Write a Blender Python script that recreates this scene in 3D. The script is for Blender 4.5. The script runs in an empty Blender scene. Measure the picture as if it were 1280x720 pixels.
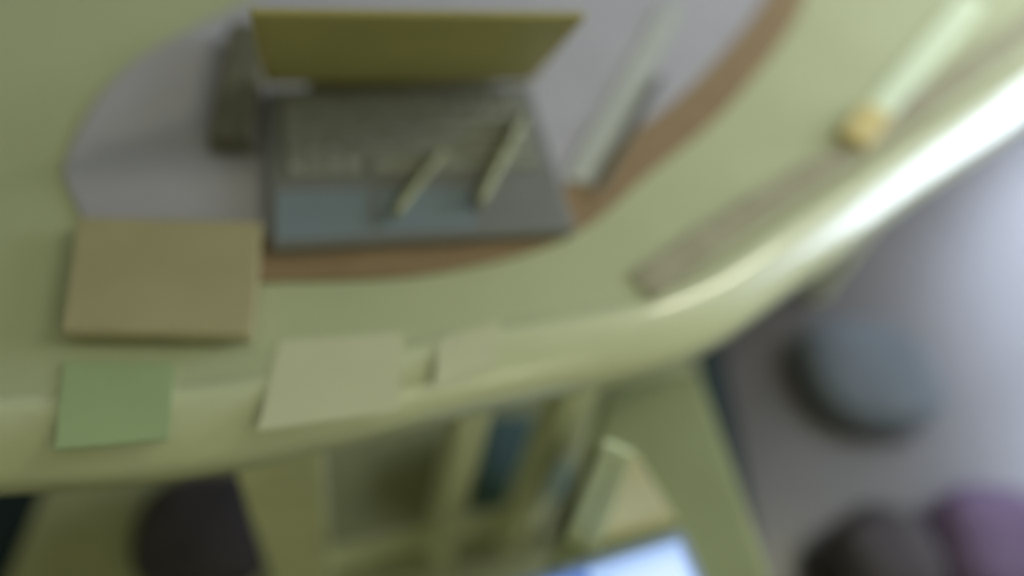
import bpy, bmesh, math, random
from mathutils import Vector, Matrix
C = bpy.context.scene.collection
scene = bpy.context.scene
random.seed(4)

# ---------------------------------------------------------------- camera
H, PITCH, ROLL = 1.45, math.radians(52), math.radians(14)
cam_data = bpy.data.cameras.new('camera')
cam = bpy.data.objects.new('camera', cam_data)
C.objects.link(cam)
fwd = Vector((0, math.cos(PITCH), -math.sin(PITCH)))
r0 = Vector((1, 0, 0)); u0 = r0.cross(fwd)
rt = r0 * math.cos(ROLL) + u0 * math.sin(ROLL)
up = u0 * math.cos(ROLL) - r0 * math.sin(ROLL)
M = Matrix((rt, up, -fwd)).transposed().to_4x4()
M.translation = Vector((0, 0, H))
cam.matrix_world = M
cam_data.sensor_width = 36
cam_data.lens = 36 * 1000 / 1280
cam_data.clip_start = 0.02
cam_data.dof.use_dof = True
cam_data.dof.focus_distance = 0.60
cam_data.dof.aperture_fstop = 0.7
scene.camera = cam

# ---------------------------------------------------------------- light and exposure
scene.view_settings.view_transform = 'Standard'
scene.view_settings.look = 'None'
scene.view_settings.gamma = 1
scene.view_settings.exposure = 0.0
world = bpy.data.worlds.new('overcast_sky'); scene.world = world
world.use_nodes = True
bg = world.node_tree.nodes['Background']
bg.inputs[0].default_value = (0.70, 0.79, 1.0, 1)
bg.inputs[1].default_value = 13.0

def area(name, loc, direction, sx, sy, energy, col):
    d = bpy.data.lights.new(name, 'AREA'); d.shape = 'RECTANGLE'; d.size = sx; d.size_y = sy
    d.energy = energy; d.color = col
    o = bpy.data.objects.new(name, d); C.objects.link(o); o.location = loc
    o.rotation_euler = Vector(direction).to_track_quat('-Z', 'Y').to_euler()
    return o
portal = area('window_daylight_portal', (2.66, 2.7, 1.45), (-1, 0, 0), 3.0, 1.5, 1, (1, 1, 1))
portal.data.cycles.is_portal = True
TUBE_POWER = 12
FILL_POWER = 9
TUBE_COLOR = (1.0, 0.98, 0.74)

# ---------------------------------------------------------------- materials
def lin(c):
    return tuple((v / 12.92 if v <= 0.04045 else ((v + 0.055) / 1.055) ** 2.4) for v in [x / 255 for x in c])
def mat(name, rgb, rough=0.6, var=0.12, scale=8.0, spec=0.4, metal=0.0, bump=0.0, coat=0.0, bscale=120):
    m = bpy.data.materials.new(name); m.use_nodes = True
    nt = m.node_tree; b = nt.nodes['Principled BSDF']
    b.inputs['Roughness'].default_value = rough
    b.inputs['Specular IOR Level'].default_value = spec
    b.inputs['Metallic'].default_value = metal
    b.inputs['Coat Weight'].default_value = coat
    tc = nt.nodes.new('ShaderNodeTexCoord')
    n = nt.nodes.new('ShaderNodeTexNoise'); n.inputs['Scale'].default_value = scale; n.inputs['Detail'].default_value = 5
    nt.links.new(tc.outputs['Object'], n.inputs['Vector'])
    r = nt.nodes.new('ShaderNodeValToRGB')
    c = lin(rgb)
    r.color_ramp.elements[0].position = 0.3; r.color_ramp.elements[1].position = 0.7
    r.color_ramp.elements[0].color = (*[v * (1 - var) for v in c], 1)
    r.color_ramp.elements[1].color = (*[min(1, v * (1 + var)) for v in c], 1)
    nt.links.new(n.outputs['Fac'], r.inputs['Fac'])
    nt.links.new(r.outputs['Color'], b.inputs['Base Color'])
    if bump:
        n2 = nt.nodes.new('ShaderNodeTexNoise'); n2.inputs['Scale'].default_value = bscale
        nt.links.new(tc.outputs['Object'], n2.inputs['Vector'])
        bp = nt.nodes.new('ShaderNodeBump'); bp.inputs['Strength'].default_value = bump; bp.inputs['Distance'].default_value = 0.002
        nt.links.new(n2.outputs['Fac'], bp.inputs['Height']); nt.links.new(bp.outputs['Normal'], b.inputs['Normal'])
    return m
def emit(name, rgb, strength):
    m = bpy.data.materials.new(name); m.use_nodes = True
    b = m.node_tree.nodes['Principled BSDF']
    b.inputs['Base Color'].default_value = (*lin(rgb), 1)
    b.inputs['Emission Color'].default_value = (*lin(rgb), 1)
    b.inputs['Emission Strength'].default_value = strength
    b.inputs['Roughness'].default_value = 0.3
    return m
def glass(name):
    m = bpy.data.materials.new(name); m.use_nodes = True
    nt = m.node_tree; nt.nodes.clear()
    o = nt.nodes.new('ShaderNodeOutputMaterial'); mx = nt.nodes.new('ShaderNodeMixShader')
    f = nt.nodes.new('ShaderNodeMapRange'); lw = nt.nodes.new('ShaderNodeLayerWeight'); lw.inputs['Blend'].default_value = 0.5; pw = nt.nodes.new('ShaderNodeMath'); pw.operation = 'POWER'; pw.inputs[1].default_value = 4.0; nt.links.new(lw.outputs['Facing'], pw.inputs[0]); nt.links.new(pw.outputs[0], f.inputs['Value']); f.inputs['To Min'].default_value = 0.04; f.inputs['To Max'].default_value = 0.6; t = nt.nodes.new('ShaderNodeBsdfTransparent'); g = nt.nodes.new('ShaderNodeBsdfGlossy')
    g.inputs['Roughness'].default_value = 0.02
    nt.links.new(f.outputs[0], mx.inputs[0]); nt.links.new(t.outputs[0], mx.inputs[1]); nt.links.new(g.outputs[0], mx.inputs[2])
    nt.links.new(mx.outputs[0], o.inputs[0])
    return m

MT = {
    'table': mat('cream_green_laminate', (184, 188, 146), 0.42, 0.04, 5, 0.45),
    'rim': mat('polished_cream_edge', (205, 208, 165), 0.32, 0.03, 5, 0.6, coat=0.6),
    'wood_pale': mat('pale_olive_wood', (216, 218, 172), 0.55, 0.1, 14),
    'mat': mat('lavender_grey_felt', (176, 172, 178), 0.8, 0.05, 10, 0.2, bump=0.3),
    'mat_edge': mat('brown_binding', (148, 124, 92), 0.7, 0.08, 20, 0.25),
    'tan': mat('tan_card', (172, 162, 122), 0.65, 0.05, 12),
    'page': mat('page_block', (205, 200, 172), 0.8, 0.05, 60),
    'folder': mat('pale_green_card', (164, 182, 132), 0.6, 0.04, 8),
    'paper': mat('cream_paper', (205, 204, 166), 0.75, 0.03, 8),
    'deck': mat('slate_grey_shell', (124, 124, 120), 0.45, 0.05, 9, 0.45),
    'key': mat('dark_grey_key', (150, 150, 134), 0.5, 0.08, 60),
    'legend': mat('pale_key_print', (196, 202, 192), 0.5, 0.02, 20),
    'pad': mat('blue_grey_touchpad', (128, 140, 146), 0.35, 0.03, 20, 0.5),
    'lid': mat('olive_brown_lid', (178, 168, 108), 0.5, 0.08, 7),
    'screen_off': mat('olive_screen_film', (176, 170, 110), 0.5, 0.08, 6, 0.4),
    'black': mat('black_leather', (98, 94, 76), 0.65, 0.15, 30, bump=0.4),
    'ruler': mat('brushed_grey_metal', (186, 188, 180), 0.7, 0.05, 40, 0.25),
    'pencil': mat('black_pencil_lacquer', (74, 76, 58), 0.5, 0.05, 30),
    'graphite': mat('bare_pencil_wood', (150, 130, 96), 0.7, 0.05, 30),
    'reflection_pen': mat('olive_reflection', (132, 132, 84), 0.5, 0.05, 30),
    'reflection_pen_cap': mat('dark_olive_reflection', (104, 104, 66), 0.5, 0.05, 30),
    'strap': mat('grey_tan_webbing', (166, 160, 134), 0.8, 0.08, 30, 0.2, bump=0.5),
    'white': mat('white_reflection', (226, 238, 206), 0.4, 0.02, 20),
    'yellow': mat('yellow_sponge', (214, 196, 134), 0.85, 0.06, 40, bump=0.5),
    'floor': mat('grey_polished_screed', (84, 79, 76), 0.29, 0.1, 3, 0.5),
    'wall': mat('olive_cream_paint', (186, 184, 150), 0.8, 0.03, 3),
    'ceil': mat('white_paint', (214, 214, 200), 0.85, 0.02, 3),
    'trim': mat('white_gloss_paint', (210, 208, 196), 0.4, 0.02, 3),
    'rug': mat('olive_wool', (170, 170, 128), 0.9, 0.1, 30, 0.1, bump=0.6),
    'rug_edge': mat('dark_teal_braid', (40, 52, 52), 0.9, 0.1, 30, 0.1, bump=0.6),
    'teal': mat('dark_teal_canvas', (88, 112, 108), 0.8, 0.12, 12, 0.2, bump=0.4),
    'slate': mat('dark_slate_canvas', (100, 106, 112), 0.8, 0.12, 12, 0.2, bump=0.4),
    'purple': mat('dusty_purple_canvas', (112, 94, 124), 0.8, 0.12, 12, 0.2, bump=0.4),
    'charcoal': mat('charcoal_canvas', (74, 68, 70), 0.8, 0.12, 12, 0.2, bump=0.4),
    'seat': mat('olive_seat_fabric', (138, 144, 102), 0.75, 0.06, 10, 0.25, bump=0.4),
    'dark_leg': mat('dark_stained_leg', (48, 50, 50), 0.6, 0.1, 20),
    'easel_tan': mat('warm_cream_board', (240, 230, 180), 0.6, 0.05, 12),
    'easel_leg': mat('pale_sage_strut', (226, 232, 186), 0.55, 0.05, 14),
    'bezel': mat('silver_grey_bezel', (120, 138, 170), 0.4, 0.03, 20, 0.5),
    'screen': emit('lit_blue_white_screen', (168, 196, 246), 0.55),
    'pane_lit': emit('white_page_on_screen', (190, 210, 255), 0.7),
    'side_lit': emit('blue_page_on_screen', (96, 130, 204), 0.6),
    'tube': emit('fluorescent_tube', (232, 240, 200), 6.0),
    'glass': glass('window_glass'),
}

# ---------------------------------------------------------------- mesh helpers
def obj(name, bm, m, parent=None, loc=(0, 0, 0), rz=0.0, smooth=False, bevel=0.0, seg=2):
    me = bpy.data.meshes.new(name); bm.to_mesh(me); bm.free()
    o = bpy.data.objects.new(name, me); C.objects.link(o)
    ms = m if isinstance(m, (list, tuple)) else [m]
    for x in ms: me.materials.append(MT[x])
    o.location = loc; o.rotation_euler = (0, 0, rz)
    if parent: o.parent = parent
    if smooth:
        for p in me.polygons: p.use_smooth = True
    if bevel:
        b = o.modifiers.new('bevel', 'BEVEL'); b.width = bevel; b.segments = seg; b.limit_method = 'ANGLE'; b.angle_limit = math.radians(40)
    return o
def tag(o, label, cat, group=None):
    o['label'] = label; o['category'] = cat
    if group: o['group'] = group
    return o
def thing(name, label, cat, loc=(0, 0, 0), rz=0.0, group=None):
    o = bpy.data.objects.new(name, None); C.objects.link(o); o.empty_display_size = 0.05
    o.location = loc; o.rotation_euler = (0, 0, rz)
    return tag(o, label, cat, group)
def struct(o):
    o['kind'] = 'structure'; return o
def box(x0, x1, y0, y1, z0, z1, bm=None):
    bm = bm or bmesh.new()
    v = [bm.verts.new(p) for p in ((x0,y0,z0),(x1,y0,z0),(x1,y1,z0),(x0,y1,z0),(x0,y0,z1),(x1,y0,z1),(x1,y1,z1),(x0,y1,z1))]
    for f in ((3,2,1,0),(4,5,6,7),(0,1,5,4),(1,2,6,5),(2,3,7,6),(3,0,4,7)): bm.faces.new([v[i] for i in f])
    return bm
def area2(p):
    return sum(p[i][0]*p[(i+1)%len(p)][1]-p[(i+1)%len(p)][0]*p[i][1] for i in range(len(p)))/2
def ccw(p):
    p = [tuple(q[:2]) for q in p]
    return p if area2(p) > 0 else p[::-1]
def prism(pts, z0, z1, bm=None):
    bm = bm or bmesh.new(); pts = ccw(pts)
    a = [bm.verts.new((x, y, z0)) for x, y in pts]; b = [bm.verts.new((x, y, z1)) for x, y in pts]
    n = len(pts)
    bm.faces.new(a[::-1]); bm.faces.new(b)
    for i in range(n): bm.faces.new((a[i], a[(i+1)%n], b[(i+1)%n], b[i]))
    return bm
def spline(pts, n=10, closed=True):
    out = []; N = len(pts)
    rng = range(N) if closed else range(N - 1)
    for i in rng:
        if closed: p = [Vector(pts[(i+k) % N]) for k in (-1, 0, 1, 2)]
        else: p = [Vector(pts[min(max(i+k, 0), N-1)]) for k in (-1, 0, 1, 2)]
        for j in range(n):
            t = j / n
            q = 0.5*((2*p[1]) + (p[2]-p[0])*t + (2*p[0]-5*p[1]+4*p[2]-p[3])*t*t + (3*p[1]-p[0]-3*p[2]+p[3])*t**3)
            out.append(tuple(q))
    if not closed: out.append(tuple(pts[-1]))
    return out
def inset(pts, d):
    pts = ccw(pts); n = len(pts); out = []
    for i in range(n):
        a = Vector(pts[i-1]); b = Vector(pts[(i+1) % n]); t = (b - a).normalized()
        out.append((pts[i][0] - t.y*d, pts[i][1] + t.x*d))
    return out
def rings(loops, bm=None, cap0=False, cap1=False, closed_profile=False):
    """bridge a list of equally long closed loops of 3-D points"""
    bm = bm or bmesh.new()
    vs = [[bm.verts.new(p) for p in L] for L in loops]
    n = len(vs[0]); k = len(vs)
    for a in range(k if closed_profile else k - 1):
        A, B = vs[a], vs[(a+1) % k]
        for i in range(n): bm.faces.new((A[i], A[(i+1)%n], B[(i+1)%n], B[i]))
    if cap0: bm.faces.new(vs[0][::-1])
    if cap1: bm.faces.new(vs[-1])
    bmesh.ops.recalc_face_normals(bm, faces=bm.faces)
    return bm
def rod(a, b, ra, rb, bm=None, n=10):
    bm = bm or bmesh.new(); a = Vector(a); b = Vector(b); d = (b - a).normalized()
    x = d.orthogonal().normalized(); y = d.cross(x)
    L = lambda c, r: [bm.verts.new(c + x*r*math.cos(2*math.pi*i/n) + y*r*math.sin(2*math.pi*i/n)) for i in range(n)]
    A, B = L(a, ra), L(b, rb)
    for i in range(n): bm.faces.new((A[i], A[(i+1)%n], B[(i+1)%n], B[i]))
    bm.faces.new(A[::-1]); bm.faces.new(B)
    return bm
def bar(a, b, w, t, side, bm=None):
    """flat bar from a to b, w wide along side, t thick"""
    bm = bm or bmesh.new(); a = Vector(a); b = Vector(b); d = (b-a).normalized()
    s = Vector(side); s = (s - d*s.dot(d)).normalized(); n = d.cross(s)
    vs = [bm.verts.new(c + s*i*w/2 + n*j*t/2) for c in (a, b) for i, j in ((-1,-1),(1,-1),(1,1),(-1,1))]
    for f in ((3,2,1,0),(4,5,6,7),(0,1,5,4),(1,2,6,5),(2,3,7,6),(3,0,4,7)): bm.faces.new([vs[i] for i in f])
    return bm
def local(pts, c):
    return [(x - c[0], y - c[1]) for x, y in pts]
def centre(pts):
    return (sum(p[0] for p in pts)/len(pts), sum(p[1] for p in pts)/len(pts))

# ---------------------------------------------------------------- room
struct(obj('floor', box(-2.4, 2.7, -1.6, 4.4, -0.1, 0), 'floor'))
struct(obj('ceiling', box(-2.4, 2.7, -1.6, 4.4, 2.6, 2.7), 'ceil'))
struct(obj('wall_left', box(-2.5, -2.4, -1.6, 4.4, 0, 2.6), 'wall'))
struct(obj('wall_back', box(-2.4, 2.7, 4.4, 4.5, 0, 2.6), 'wall'))
struct(obj('wall_front', box(-2.4, 2.7, -1.7, -1.6, 0, 2.6), 'wall'))
bm = box(2.7, 2.8, -1.6, 1.2, 0, 2.6); box(2.7, 2.8, 4.2, 4.4, 0, 2.6, bm)
box(2.7, 2.8, 1.2, 4.2, 0, 0.7, bm); box(2.7, 2.8, 1.2, 4.2, 2.2, 2.6, bm)
struct(obj('wall_right', bm, 'wall'))
win = bpy.data.objects.new('window_1', None); C.objects.link(win); win.location = (2.75, 2.7, 0.7); struct(win)
bm = bmesh.new()
for a in ((-1.5, -1.44, 0, 1.5), (1.44, 1.5, 0, 1.5), (-1.44, 1.44, 0, 0.06), (-1.44, 1.44, 1.44, 1.5), (-0.03, 0.03, 0.06, 1.44)):
    box(-0.03, 0.03, *a[:2], *a[2:], bm)
obj('window_frame', bm, 'trim', win)
for y0, y1 in ((-1.44, -0.03), (0.03, 1.44)):
    obj('pane', box(-0.004, 0.004, y0, y1, 0.06, 1.44), 'glass', win)

# ceiling tube lamp that lights the room, plus an added fill lamp
def ceiling_lamp(label, x, y, rz, power, col, tubes=1):
    lamp = thing('ceiling_lamp', label, 'lamp', (x, y, 2.6), rz)
    hw = 0.06 + 0.16*(tubes - 1)
    obj('housing', box(-0.65, 0.65, -hw, hw, -0.05, 0), 'trim', lamp, bevel=0.01)
    for k in range(tubes):
        y_ = (k - (tubes - 1)/2)*0.3
        obj('tube', rod((-0.6, y_, -0.075), (0.6, y_, -0.075), 0.014, 0.014), 'tube', lamp)
    tl = area('tube_light', (0, 0, -0.1), (0, 0, -1), 1.2, 2*hw, power, col); tl.parent = lamp
ceiling_lamp('long fluorescent tube lamp on the ceiling over the table', 1.55, 1.4, 0.6, TUBE_POWER, TUBE_COLOR)
ceiling_lamp('added fill lamp of four fluorescent tubes on the ceiling nearer the front wall', 1.5, -1.2, 0.0, FILL_POWER, TUBE_COLOR, 4)  # unseen fill lamp, added to brighten the front faces under the table

# ---------------------------------------------------------------- rug under the table
rp = [(-0.75, 0.05), (0.62, 0.12), (0.58, 0.66), (0.42, 1.5), (-0.95, 1.3)]
rc = centre(rp); rq = local(rp, rc)
rg = thing('rug', 'flat olive rug on the grey floor under the table and the stool', 'rug', (rc[0], rc[1], 0))
obj('pile', prism([(x*.88, y*.88) for x, y in rq], 0, 0.008), 'rug', rg)
obj('border', rings([z_ for z_ in ([(x*k, y*k, h) for x, y in ccw(rq)] for k, h in ((.88, 0.0), (1, 0.0), (1, 0.007), (.88, 0.0085)))], closed_profile=True), 'rug_edge', rg)

# ---------------------------------------------------------------- table
OUT = spline([(-0.393, 0.228), (-0.233, 0.291), (-0.033, 0.406), (0.211, 0.55), (0.362, 0.715), (0.552, 0.946), (0.762, 1.192),
              (1.0, 1.5), (1.15, 1.95), (0.9, 2.25), (0.4, 2.2), (-0.2, 1.9), (-0.75, 1.5), (-1.1, 1.0), (-1.05, .55), (-0.8, .28), (-0.55, .19)], 8)
OUT = ccw(OUT)
table = thing('table', 'large pale cream-green table with a rounded glossy edge, under the laptop', 'table', (0.1, 1.1, 0))
T0 = (0.1, 1.1)
P = local(OUT, T0)
in1 = inset(P, 0.07)
z = lambda L, h: [(x, y, h) for x, y in L]
obj('tabletop', rings([z(inset(P, 0.08), 0.70), z(in1, 0.70), z(in1, 0.74)], cap0=True, cap1=True), 'table', table)
prof = [(0.0702, 0.70), (0.0702, 0.74), (0.05, 0.7388), (0.02, 0.724), (0.005, 0.710), (0.0, 0.70), (0.0, 0.676), (0.006, 0.670), (0.02, 0.670)]
o = obj('rounded_edge', rings([z(inset(P, d), h) for d, h in prof], closed_profile=True), 'rim', table, smooth=True)
o['label'] = 'glossy sloping edge'
def leg(x, y, sx, sy, rz, z0=0.009):
    bm = bmesh.new()
    lo = [(-sx*.42, -sy*.42), (sx*.42, -sy*.42), (sx*.42, sy*.42), (-sx*.42, sy*.42)]
    hi = [(-sx*.5, -sy*.5), (sx*.5, -sy*.5), (sx*.5, sy*.5), (-sx*.5, sy*.5)]
    rings([z(lo, z0), z(hi, 0.70)], bm, True, True)
    return obj('leg', bm, 'wood_pale', table, (x - T0[0], y - T0[1], 0), rz, bevel=0.004)
leg(-0.015, 0.49, 0.045, 0.05, 0.5)
leg(0.105, 0.55, 0.045, 0.05, 0.5)
leg(-0.215, 0.375, 0.10, 0.05, 0.35)
leg(0.72, 1.35, 0.05, 0.05, 0.8, 0); leg(0.7, 2.0, 0.05, 0.05, 0.2, 0); leg(-0.85, 0.75, 0.05, 0.05, 0.2); leg(-0.5, 1.45, 0.05, 0.05, 0.2, 0)
obj('stretcher', bar((-0.215-.1, 0.385-1.1, 0.12), (0.105-.1, 0.56-1.1, 0.12), 0.05, 0.02, (0, 0, 1)), 'wood_pale', table)

# ---------------------------------------------------------------- oval felt mat with brown binding
ZT = 0.74
mp = [(-0.476, .493), (-0.442, .446), (-0.36, .442), (-0.251, .484), (-0.090, .546), (0.048, .650), (0.135, .790), (0.245, .985), (0.360, 1.290), (0.375, 1.55), (0.2, 1.65),
      (-0.1, 1.5), (-0.35, 1.2), (-0.473, .938), (-0.554, .751), (-0.539, .573)]
MP = ccw(spline(mp, 8)); mc = centre(MP)
place = thing('desk_mat', 'large lavender-grey felt mat with a brown strip along one edge, spread beneath the laptop', 'mat', (mc[0], mc[1], ZT))
Q = local(MP, mc)
obj('felt', rings([z(inset(Q, 0.012), 0.0), z(inset(Q, 0.012), 0.004)], cap0=True, cap1=True), 'mat', place)
bp_ = spline([(-0.36, .452), (-0.251, .490), (-0.092, .552), (0.046, .654), (0.131, .793), (0.240, .986), (0.354, 1.290), (0.370, 1.54)], 8, False)
bs = bmesh.new(); vs = []
for i, p in enumerate(bp_):
    a = Vector(bp_[max(i-1, 0)]); b = Vector(bp_[min(i+1, len(bp_)-1)]); t = (b-a).normalized(); n = Vector((-t.y, t.x))
    vs.append([bs.verts.new((p[0]+d*n.x-mc[0], p[1]+d*n.y-mc[1], h)) for d, h in ((-.006, 0.0), (0.056, 0.0040), (0.055, 0.0046), (-.006, 0.0046))])
for A, B in zip(vs, vs[1:]):
    for k in range(4): bs.faces.new((A[k], A[(k+1) % 4], B[(k+1) % 4], B[k]))
bs.faces.new(vs[0][::-1]); bs.faces.new(vs[-1]); bmesh.ops.recalc_face_normals(bs, faces=bs.faces)
obj('binding', bs, 'mat_edge', place)['label'] = 'brown leather strip sewn along one long edge'
ZM = ZT + 0.005

# ---------------------------------------------------------------- laptop (half closed) on the mat
W, D = 0.345, 0.262
ang = math.atan2(0.125, 0.301)
lap = thing('laptop', 'dark grey half-closed laptop with pale key marks and olive lid, on the grey mat', 'laptop', (-0.103, 0.580, ZM), ang)
# local: x along the front edge, y towards the hinge, origin at the middle of the front edge
obj('base', box(-W/2, W/2, 0, D, 0, 0.016), 'deck', lap, bevel=0.004)
obj('touchpad', box(-0.055, 0.055, 0.012, 0.074, 0.016, 0.0168), 'pad', lap)
obj('palm_rest', box(-W/2+0.008, -0.062, 0.01, 0.078, 0.016, 0.0166), 'pad', lap)
kb = None; km = None
rows = [(14, 0), (14, .4), (13, .6), (12, .9), (9, 1.2)]
ky0, kp = 0.092, 0.0285
for r in range(5):
    n = 14
    y = 0.228 - r*kp
    for i in range(n):
        x = -W/2 + 0.022 + (i + 0.5)*(W - 0.044)/n
        if r == 4 and 4 <= i <= 8: 
            if i == 4:
                obj('space_bar', box(-0.054, 0.054, y - 0.0115, y + 0.0115, 0.016, 0.0195), 'key', lap, bevel=0.0015, seg=1)
            continue
        if kb is None:
            o = obj('key', box(-0.0092, 0.0092, -0.0115, 0.0115, 0, 0.0035), 'key', lap, bevel=0); kb = o.data
        else:
            o = bpy.data.objects.new('key', kb); C.objects.link(o); o.parent = lap
        o.location = (x, y, 0.016)
        if (r*7 + i*5) % 3 != 0:
            if km is None:
                q = obj('key_mark', box(-0.005, 0.005, -0.002, 0.002, 0.0035, 0.0038), 'legend', o); km = q.data
            else:
                q = bpy.data.objects.new('key_mark', km); C.objects.link(q); q.parent = o
            q.location = (random.uniform(-.002, .002), random.uniform(-.004, .005), 0)
hinge = obj('hinge', rod((-0.12, D - 0.004, 0.018), (0.12, D - 0.004, 0.018), 0.006, 0.006), 'black', lap, smooth=True)
LA = math.radians(124)          # lid angle measured from the direction away from the hinge
ly, lz = math.cos(LA), math.sin(LA)
def lidpt(x, s, t): return (x, D - 0.004 + ly*s + lz*t, 0.02 + lz*s - ly*t)
def lidbox(x0, x1, s0, s1, t0, t1):
    bm = bmesh.new()
    v = [bm.verts.new(lidpt(x, s, t)) for t in (t0, t1) for x, s in ((x0, s0), (x1, s0), (x1, s1), (x0, s1))]
    for f in ((3,2,1,0),(4,5,6,7),(0,1,5,4),(1,2,6,5),(2,3,7,6),(3,0,4,7)): bm.faces.new([v[i] for i in f])
    bmesh.ops.recalc_face_normals(bm, faces=bm.faces)
    return bm
ld = obj('lid', lidbox(-W/2, W/2, 0.004, 0.235, 0.0, 0.008), 'lid', lap, bevel=0.003)
obj('screen', lidbox(-W/2+0.012, W/2-0.012, 0.024, 0.222, -0.0008, 0.0), 'screen_off', ld)

# two olive pens, added to imitate reflection streaks across the keys
def reflection_pen(a, b, r, label, name='reflection_pen'):
    a = Vector((*a, 0)); b = Vector((*b, 0)); L = (b - a).length
    t = thing(name, label, 'reflection_pen', (a.x, a.y, ZM + 0.0197 + r), math.atan2((b-a).y, (b-a).x), None)
    bm = rod((0.012, 0, 0), (L*0.62, 0, 0), r*0.92, r*0.92); obj('barrel', bm, 'reflection_pen', t, smooth=False)
    bm = rod((0.0, 0, 0), (0.012, 0, 0), r*0.3, r*0.92); obj('tip', bm, 'reflection_pen_cap', t)
    obj('cap', rod((L*0.62, 0, 0), (L, 0, 0), r, r*0.9), 'reflection_pen', t)
    obj('clip', box(L*0.66, L*0.97, -0.002, 0.002, r*0.9, r+0.0025), 'reflection_pen_cap', t)
reflection_pen((-0.150, 0.585), (-0.122, 0.712), 0.006, 'short olive stick standing in for a reflection streak across the middle of the laptop keys')
reflection_pen((-0.062, 0.632), (-0.040, 0.805), 0.0075, 'longer pale olive stick standing in for a reflection streak across the laptop keys towards the ruler')

# ---------------------------------------------------------------- other things on the mat and table
pts = [(-0.448, 0.85), (-0.398, 0.865), (-0.335, 0.65), (-0.385, 0.635)]
c = centre(pts); q = local(pts, c)
cs = thing('spectacle_case', 'black leather spectacle case lying along the laptop short side', 'case', (c[0], c[1], ZM))
obj('lower_shell', prism(q, 0, 0.014), 'black', cs, bevel=0.006, seg=3)
obj('upper_shell', prism(q, 0.0145, 0.03), 'black', cs, bevel=0.01, seg=3)

pts = [(-0.463, 0.488), (-0.285, 0.545), (-0.238, 0.405), (-0.405, 0.356)]
c = centre(pts); q = local(pts, c)
nb = thing('notebook', 'thick tan notebook lying on the edge of the grey mat', 'notebook', (c[0], c[1], ZT + 0.007), -0.02)
obj('back_cover', prism(q, 0, 0.002), 'tan', nb); obj('pages', prism([(x*.97, y*.97) for x, y in q], 0.002, 0.012), 'page', nb)
obj('front_cover', prism(q, 0.012, 0.0145), 'tan', nb, bevel=0.001)

pts = [(-0.399, 0.335), (-0.302, 0.362), (-0.272, 0.285), (-0.36, 0.25)]
c = centre(pts); q = local(pts, c)
fd = thing('folder', 'pale green card folder at the rounded table corner below the tan notebook', 'folder', (c[0], c[1], ZT), 0)
obj('back_flap', prism(q, 0, 0.001), 'folder', fd); obj('front_flap', prism([(x*.985, y*.985) for x, y in q], 0.0018, 0.003), 'folder', fd)
obj('papers', prism([(x*.95, y*.95) for x, y in q], 0.001, 0.0018), 'paper', fd)

def sheet(pts, label):
    c = centre(pts)
    return tag(obj('paper_sheet', prism(local(pts, c), 0, 0.0006), 'paper', None, (c[0], c[1], ZT + 0.0002)), label, 'paper', None)
sheet([(-0.217, 0.415), (-0.100, 0.462), (-0.078, 0.372), (-0.200, 0.315)], 'cream sheet of paper lying between the tan notebook and the table edge')
sheet([(-0.062, 0.462), (-0.005, 0.506), (0.004, 0.448), (-0.052, 0.408)], 'small cream slip of paper beside the larger cream sheet near the table edge')

pts = [(0.130, 1.195), (0.166, 1.195), (0.066, 0.74), (0.030, 0.74)]
c = centre(pts); q = local(pts, c)
ru = thing('ruler', 'wide light grey metal ruler lying on the mat beside the black pencil', 'ruler', (c[0], c[1], ZM), 0)
obj('blade', prism(q, 0, 0.002), 'ruler', ru)
a, b = Vector(q[1]), Vector(q[2])
for k in range(1, 40):
    p = a.lerp(b, k/40); d = Vector((-1, 0.2)).normalized(); l = 0.012 if k % 5 == 0 else 0.007
    obj('graduation', bar((p.x, p.y, 0.0021), (p.x + d.x*l, p.y + d.y*l, 0.0021), 0.0008, 0.0004, (b - a).to_3d()), 'pencil', ru)

a, b = Vector((0.135, 0.99, 0)), Vector((0.072, 0.715, 0)); L = (b-a).length
pe = thing('pencil', 'thin black pencil lying along the right side of the grey ruler', 'pencil', (a.x, a.y, ZM + 0.0045), math.atan2((b-a).y, (b-a).x))
obj('shaft', rod((0, 0, 0), (L-0.02, 0, 0), 0.0045, 0.0045, n=6), 'pencil', pe)
obj('sharpened_tip', rod((L-0.02, 0, 0), (L, 0, 0), 0.0045, 0.0006, n=6), 'graphite', pe)

# webbing strap lying along the right side of the table
path = spline([(0.145, .60), (0.265, .755), (0.462, .99), (0.672, 1.265), (0.85, 1.51), (0.97, 1.8)], 8, False)
sb = bmesh.new(); vs = []
for i, p in enumerate(path):
    a = Vector(path[max(i-1, 0)]); b = Vector(path[min(i+1, len(path)-1)]); t = (b-a).normalized(); n = Vector((-t.y, t.x))*0.022
    w = 0.0012*math.sin(i*0.9)
    vs.append([sb.verts.new((p[0]+s*n.x, p[1]+s*n.y, ZT + h)) for s, h in ((1, 0.0002), (-1, 0.0002), (-1, 0.003+abs(w)), (1, 0.003+abs(w)))])
for A, B in zip(vs, vs[1:]):
    for k in range(4): sb.faces.new((A[k], A[(k+1) % 4], B[(k+1) % 4], B[k]))
sb.faces.new(vs[0][::-1]); sb.faces.new(vs[-1]); bmesh.ops.recalc_face_normals(sb, faces=sb.faces)
tag(obj('strap', sb, 'strap', smooth=False), 'grey-tan webbing strap lying along the curved glossy table edge', 'strap')

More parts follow.
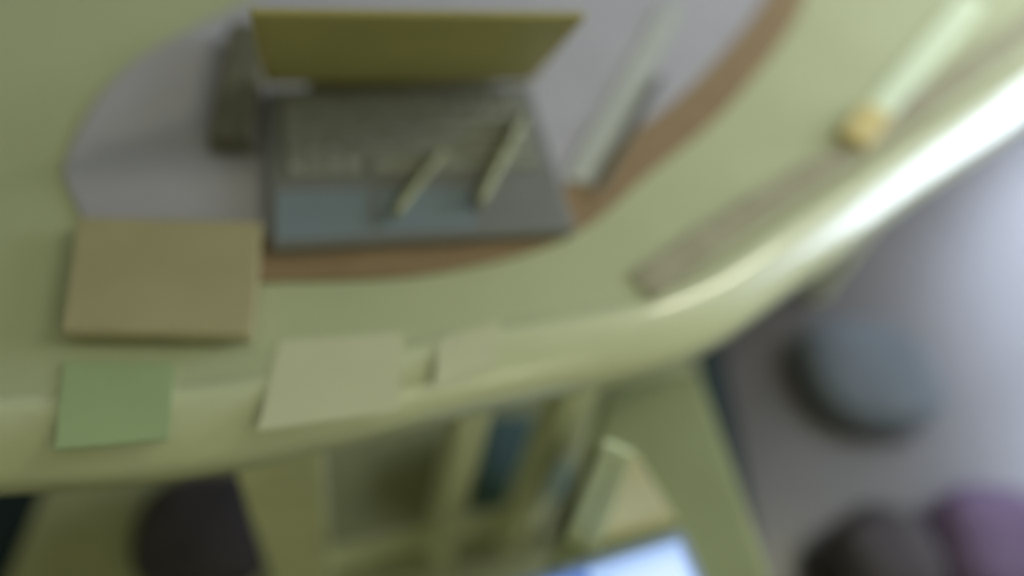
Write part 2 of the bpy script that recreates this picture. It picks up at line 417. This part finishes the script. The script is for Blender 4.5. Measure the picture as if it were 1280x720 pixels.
pts = [(0.452, 1.055), (0.490, 1.04), (0.712, 1.455), (0.672, 1.475)]  # white strip added in place of a bright reflection on the tabletop
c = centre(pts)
tag(obj('reflection_strip', prism(local(pts, c), 0, 0.004), 'white', None, (c[0], c[1], ZT), bevel=0.001), 'white strip standing in for a bright reflection beside the webbing strap, beyond the yellow sponge', 'strip')
pts = [(0.396, 0.960), (0.438, 0.942), (0.484, 1.030), (0.442, 1.048)]
c = centre(pts)
tag(obj('sponge', prism(local(pts, c), 0, 0.018), 'yellow', None, (c[0], c[1], ZT), bevel=0.006, smooth=False), 'small yellow sponge on the table at the end of the white strip', 'sponge')

# ---------------------------------------------------------------- stool, lit tablet and little easel in front
st = thing('stool', 'low olive upholstered stool tucked half under the table, the lit tablet on it', 'stool', (0.262, 0.47, 0), 0)
sp = [(0.300, 0.700), (0.404, 0.428), (0.43, 0.30), (0.28, 0.22), (0.08, 0.22), (0.140, 0.40), (0.165, 0.63)]
sp = local(sp, (0.262, 0.47))
obj('seat', prism(sp, 0.43, 0.48), 'seat', st, bevel=0.012, seg=3)
obj('shade_apron', prism([(x*.9, y*.9) for x, y in sp], 0.37, 0.43), 'dark_leg', st)  # dark apron added to stand for the shadow beneath the stool
for x, y in ((0.30, 0.62), (0.37, 0.36), (0.16, 0.28), (0.19, 0.58)):
    obj('leg', rod((x-.262+(x-.262)*.15, y-.47, 0.009), (x-.262, y-.47, 0.37), 0.012, 0.018), 'dark_leg', st)

ta = math.atan2(0.113, 0.197)
tb = thing('tablet', 'tablet with a lit blue-white screen and grey frame, lying on the olive stool', 'tablet', (0.287, 0.436, 0.482), ta)
TW, TH = 0.27, 0.19
obj('shell', box(-TW, 0, -TH, 0, 0, 0.008), 'bezel', tb, bevel=0.003)
sc = obj('screen', box(-TW+0.012, -0.012, -TH+0.012, -0.012, 0.008, 0.0086), 'screen', tb)
obj('page', box(-0.115, -0.022, -TH+0.02, -0.03, 0.0086, 0.0089), 'pane_lit', sc)
obj('side_page', box(-TW+0.012, -0.14, -TH+0.02, -0.012, 0.0086, 0.0089), 'side_lit', sc)

ez = thing('easel', 'small pale wooden easel with a cream board, standing behind the lit tablet', 'easel', (0.19, 0.47, 0.48))
ap = Vector((-0.03, -0.025, 0.165))
obj('strut', bar(ap + Vector((-0.008, 0, 0)), (-0.039, -0.080, 0), 0.016, 0.008, (1, 0, 0)), 'easel_leg', ez)
obj('strut', bar(ap + Vector((0.012, 0, -0.006)), (-0.016, -0.087, 0), 0.015, 0.008, (1, 0, 0)), 'easel_leg', ez)
bm = bmesh.new()
tri = [Vector((-0.014, -0.03, 0.140)), Vector((-0.004, -0.072, 0.004)), Vector((0.092, -0.022, 0.004)), Vector((0.0, -0.022, 0.145))]
nrm = (tri[1]-tri[0]).cross(tri[2]-tri[0]).normalized()*0.004
rings([tri, [t - nrm for t in tri]], bm, True, True)
obj('board', bm, 'easel_tan', ez)
obj('rear_leg', bar(ap + Vector((0, 0.004, -0.01)), (-0.01, 0.05, 0), 0.012, 0.008, (1, 0, 0)), 'easel_leg', ez)

# ---------------------------------------------------------------- soft things on the floor
def cushion(name, label, x, y, rx, ry, h, m, rz=0.0, cat='cushion'):
    t = thing(name, label, cat, (x, y, 0), rz)
    n = 28; loops = []
    for s in (-1, -.9, -.7, -.35, 0, .35, .7, .9, 1):
        k = max(0.0, 1 - abs(s)**2.6)**0.5
        k = 0.35 + 0.65*k if abs(s) < 1 else 0.30
        loops.append([(rx*k*(abs(math.cos(a))**.8)*math.copysign(1, math.cos(a)), ry*k*(abs(math.sin(a))**.8)*math.copysign(1, math.sin(a)), h*(0.5+0.5*s)*(1 + .02*math.sin(3*a))) for a in [2*math.pi*i/n for i in range(n)]])
    obj('cover', rings(loops, cap0=True, cap1=True), m, t, smooth=True)
    r = []
    for a in range(8):
        b = 2*math.pi*a/8
        r.append([((rx+.003+.006*math.cos(b))*(abs(math.cos(q))**.8)*math.copysign(1, math.cos(q)), (ry+.003+.006*math.cos(b))*(abs(math.sin(q))**.8)*math.copysign(1, math.sin(q)), h*.5+.006*math.sin(b)) for q in [2*math.pi*i/n for i in range(n)]])
    obj('piping', rings(r, closed_profile=True), m, t, smooth=True)
    return t
cushion('floor_cushion', 'dark teal floor cushion on the rug between the pale table legs and the stool', 0.07, 0.68, 0.11, 0.09, 0.12, 'teal', 0.4)
cushion('floor_pouf', 'round slate-blue pouf on the grey floor beyond the stool', 0.83, 1.12, 0.16, 0.14, 0.07, 'slate', 0.3, 'pouf')
cushion('floor_cushion', 'charcoal floor cushion on the bare grey floor next to the purple cushion', 0.80, 0.66, 0.11, 0.10, 0.13, 'charcoal', 0.8)
cushion('floor_cushion', 'dusty purple floor cushion on the grey floor beside a charcoal cushion', 1.07, 0.74, 0.16, 0.14, 0.12, 'purple', 0.2)
cushion('floor_cushion', 'charcoal floor cushion added for the under-table shadow, on the rug beside the widest pale table leg', -0.40, 0.42, 0.11, 0.10, 0.12, 'charcoal', 0.3)  # dark cushion put here to imitate the shadow under the table
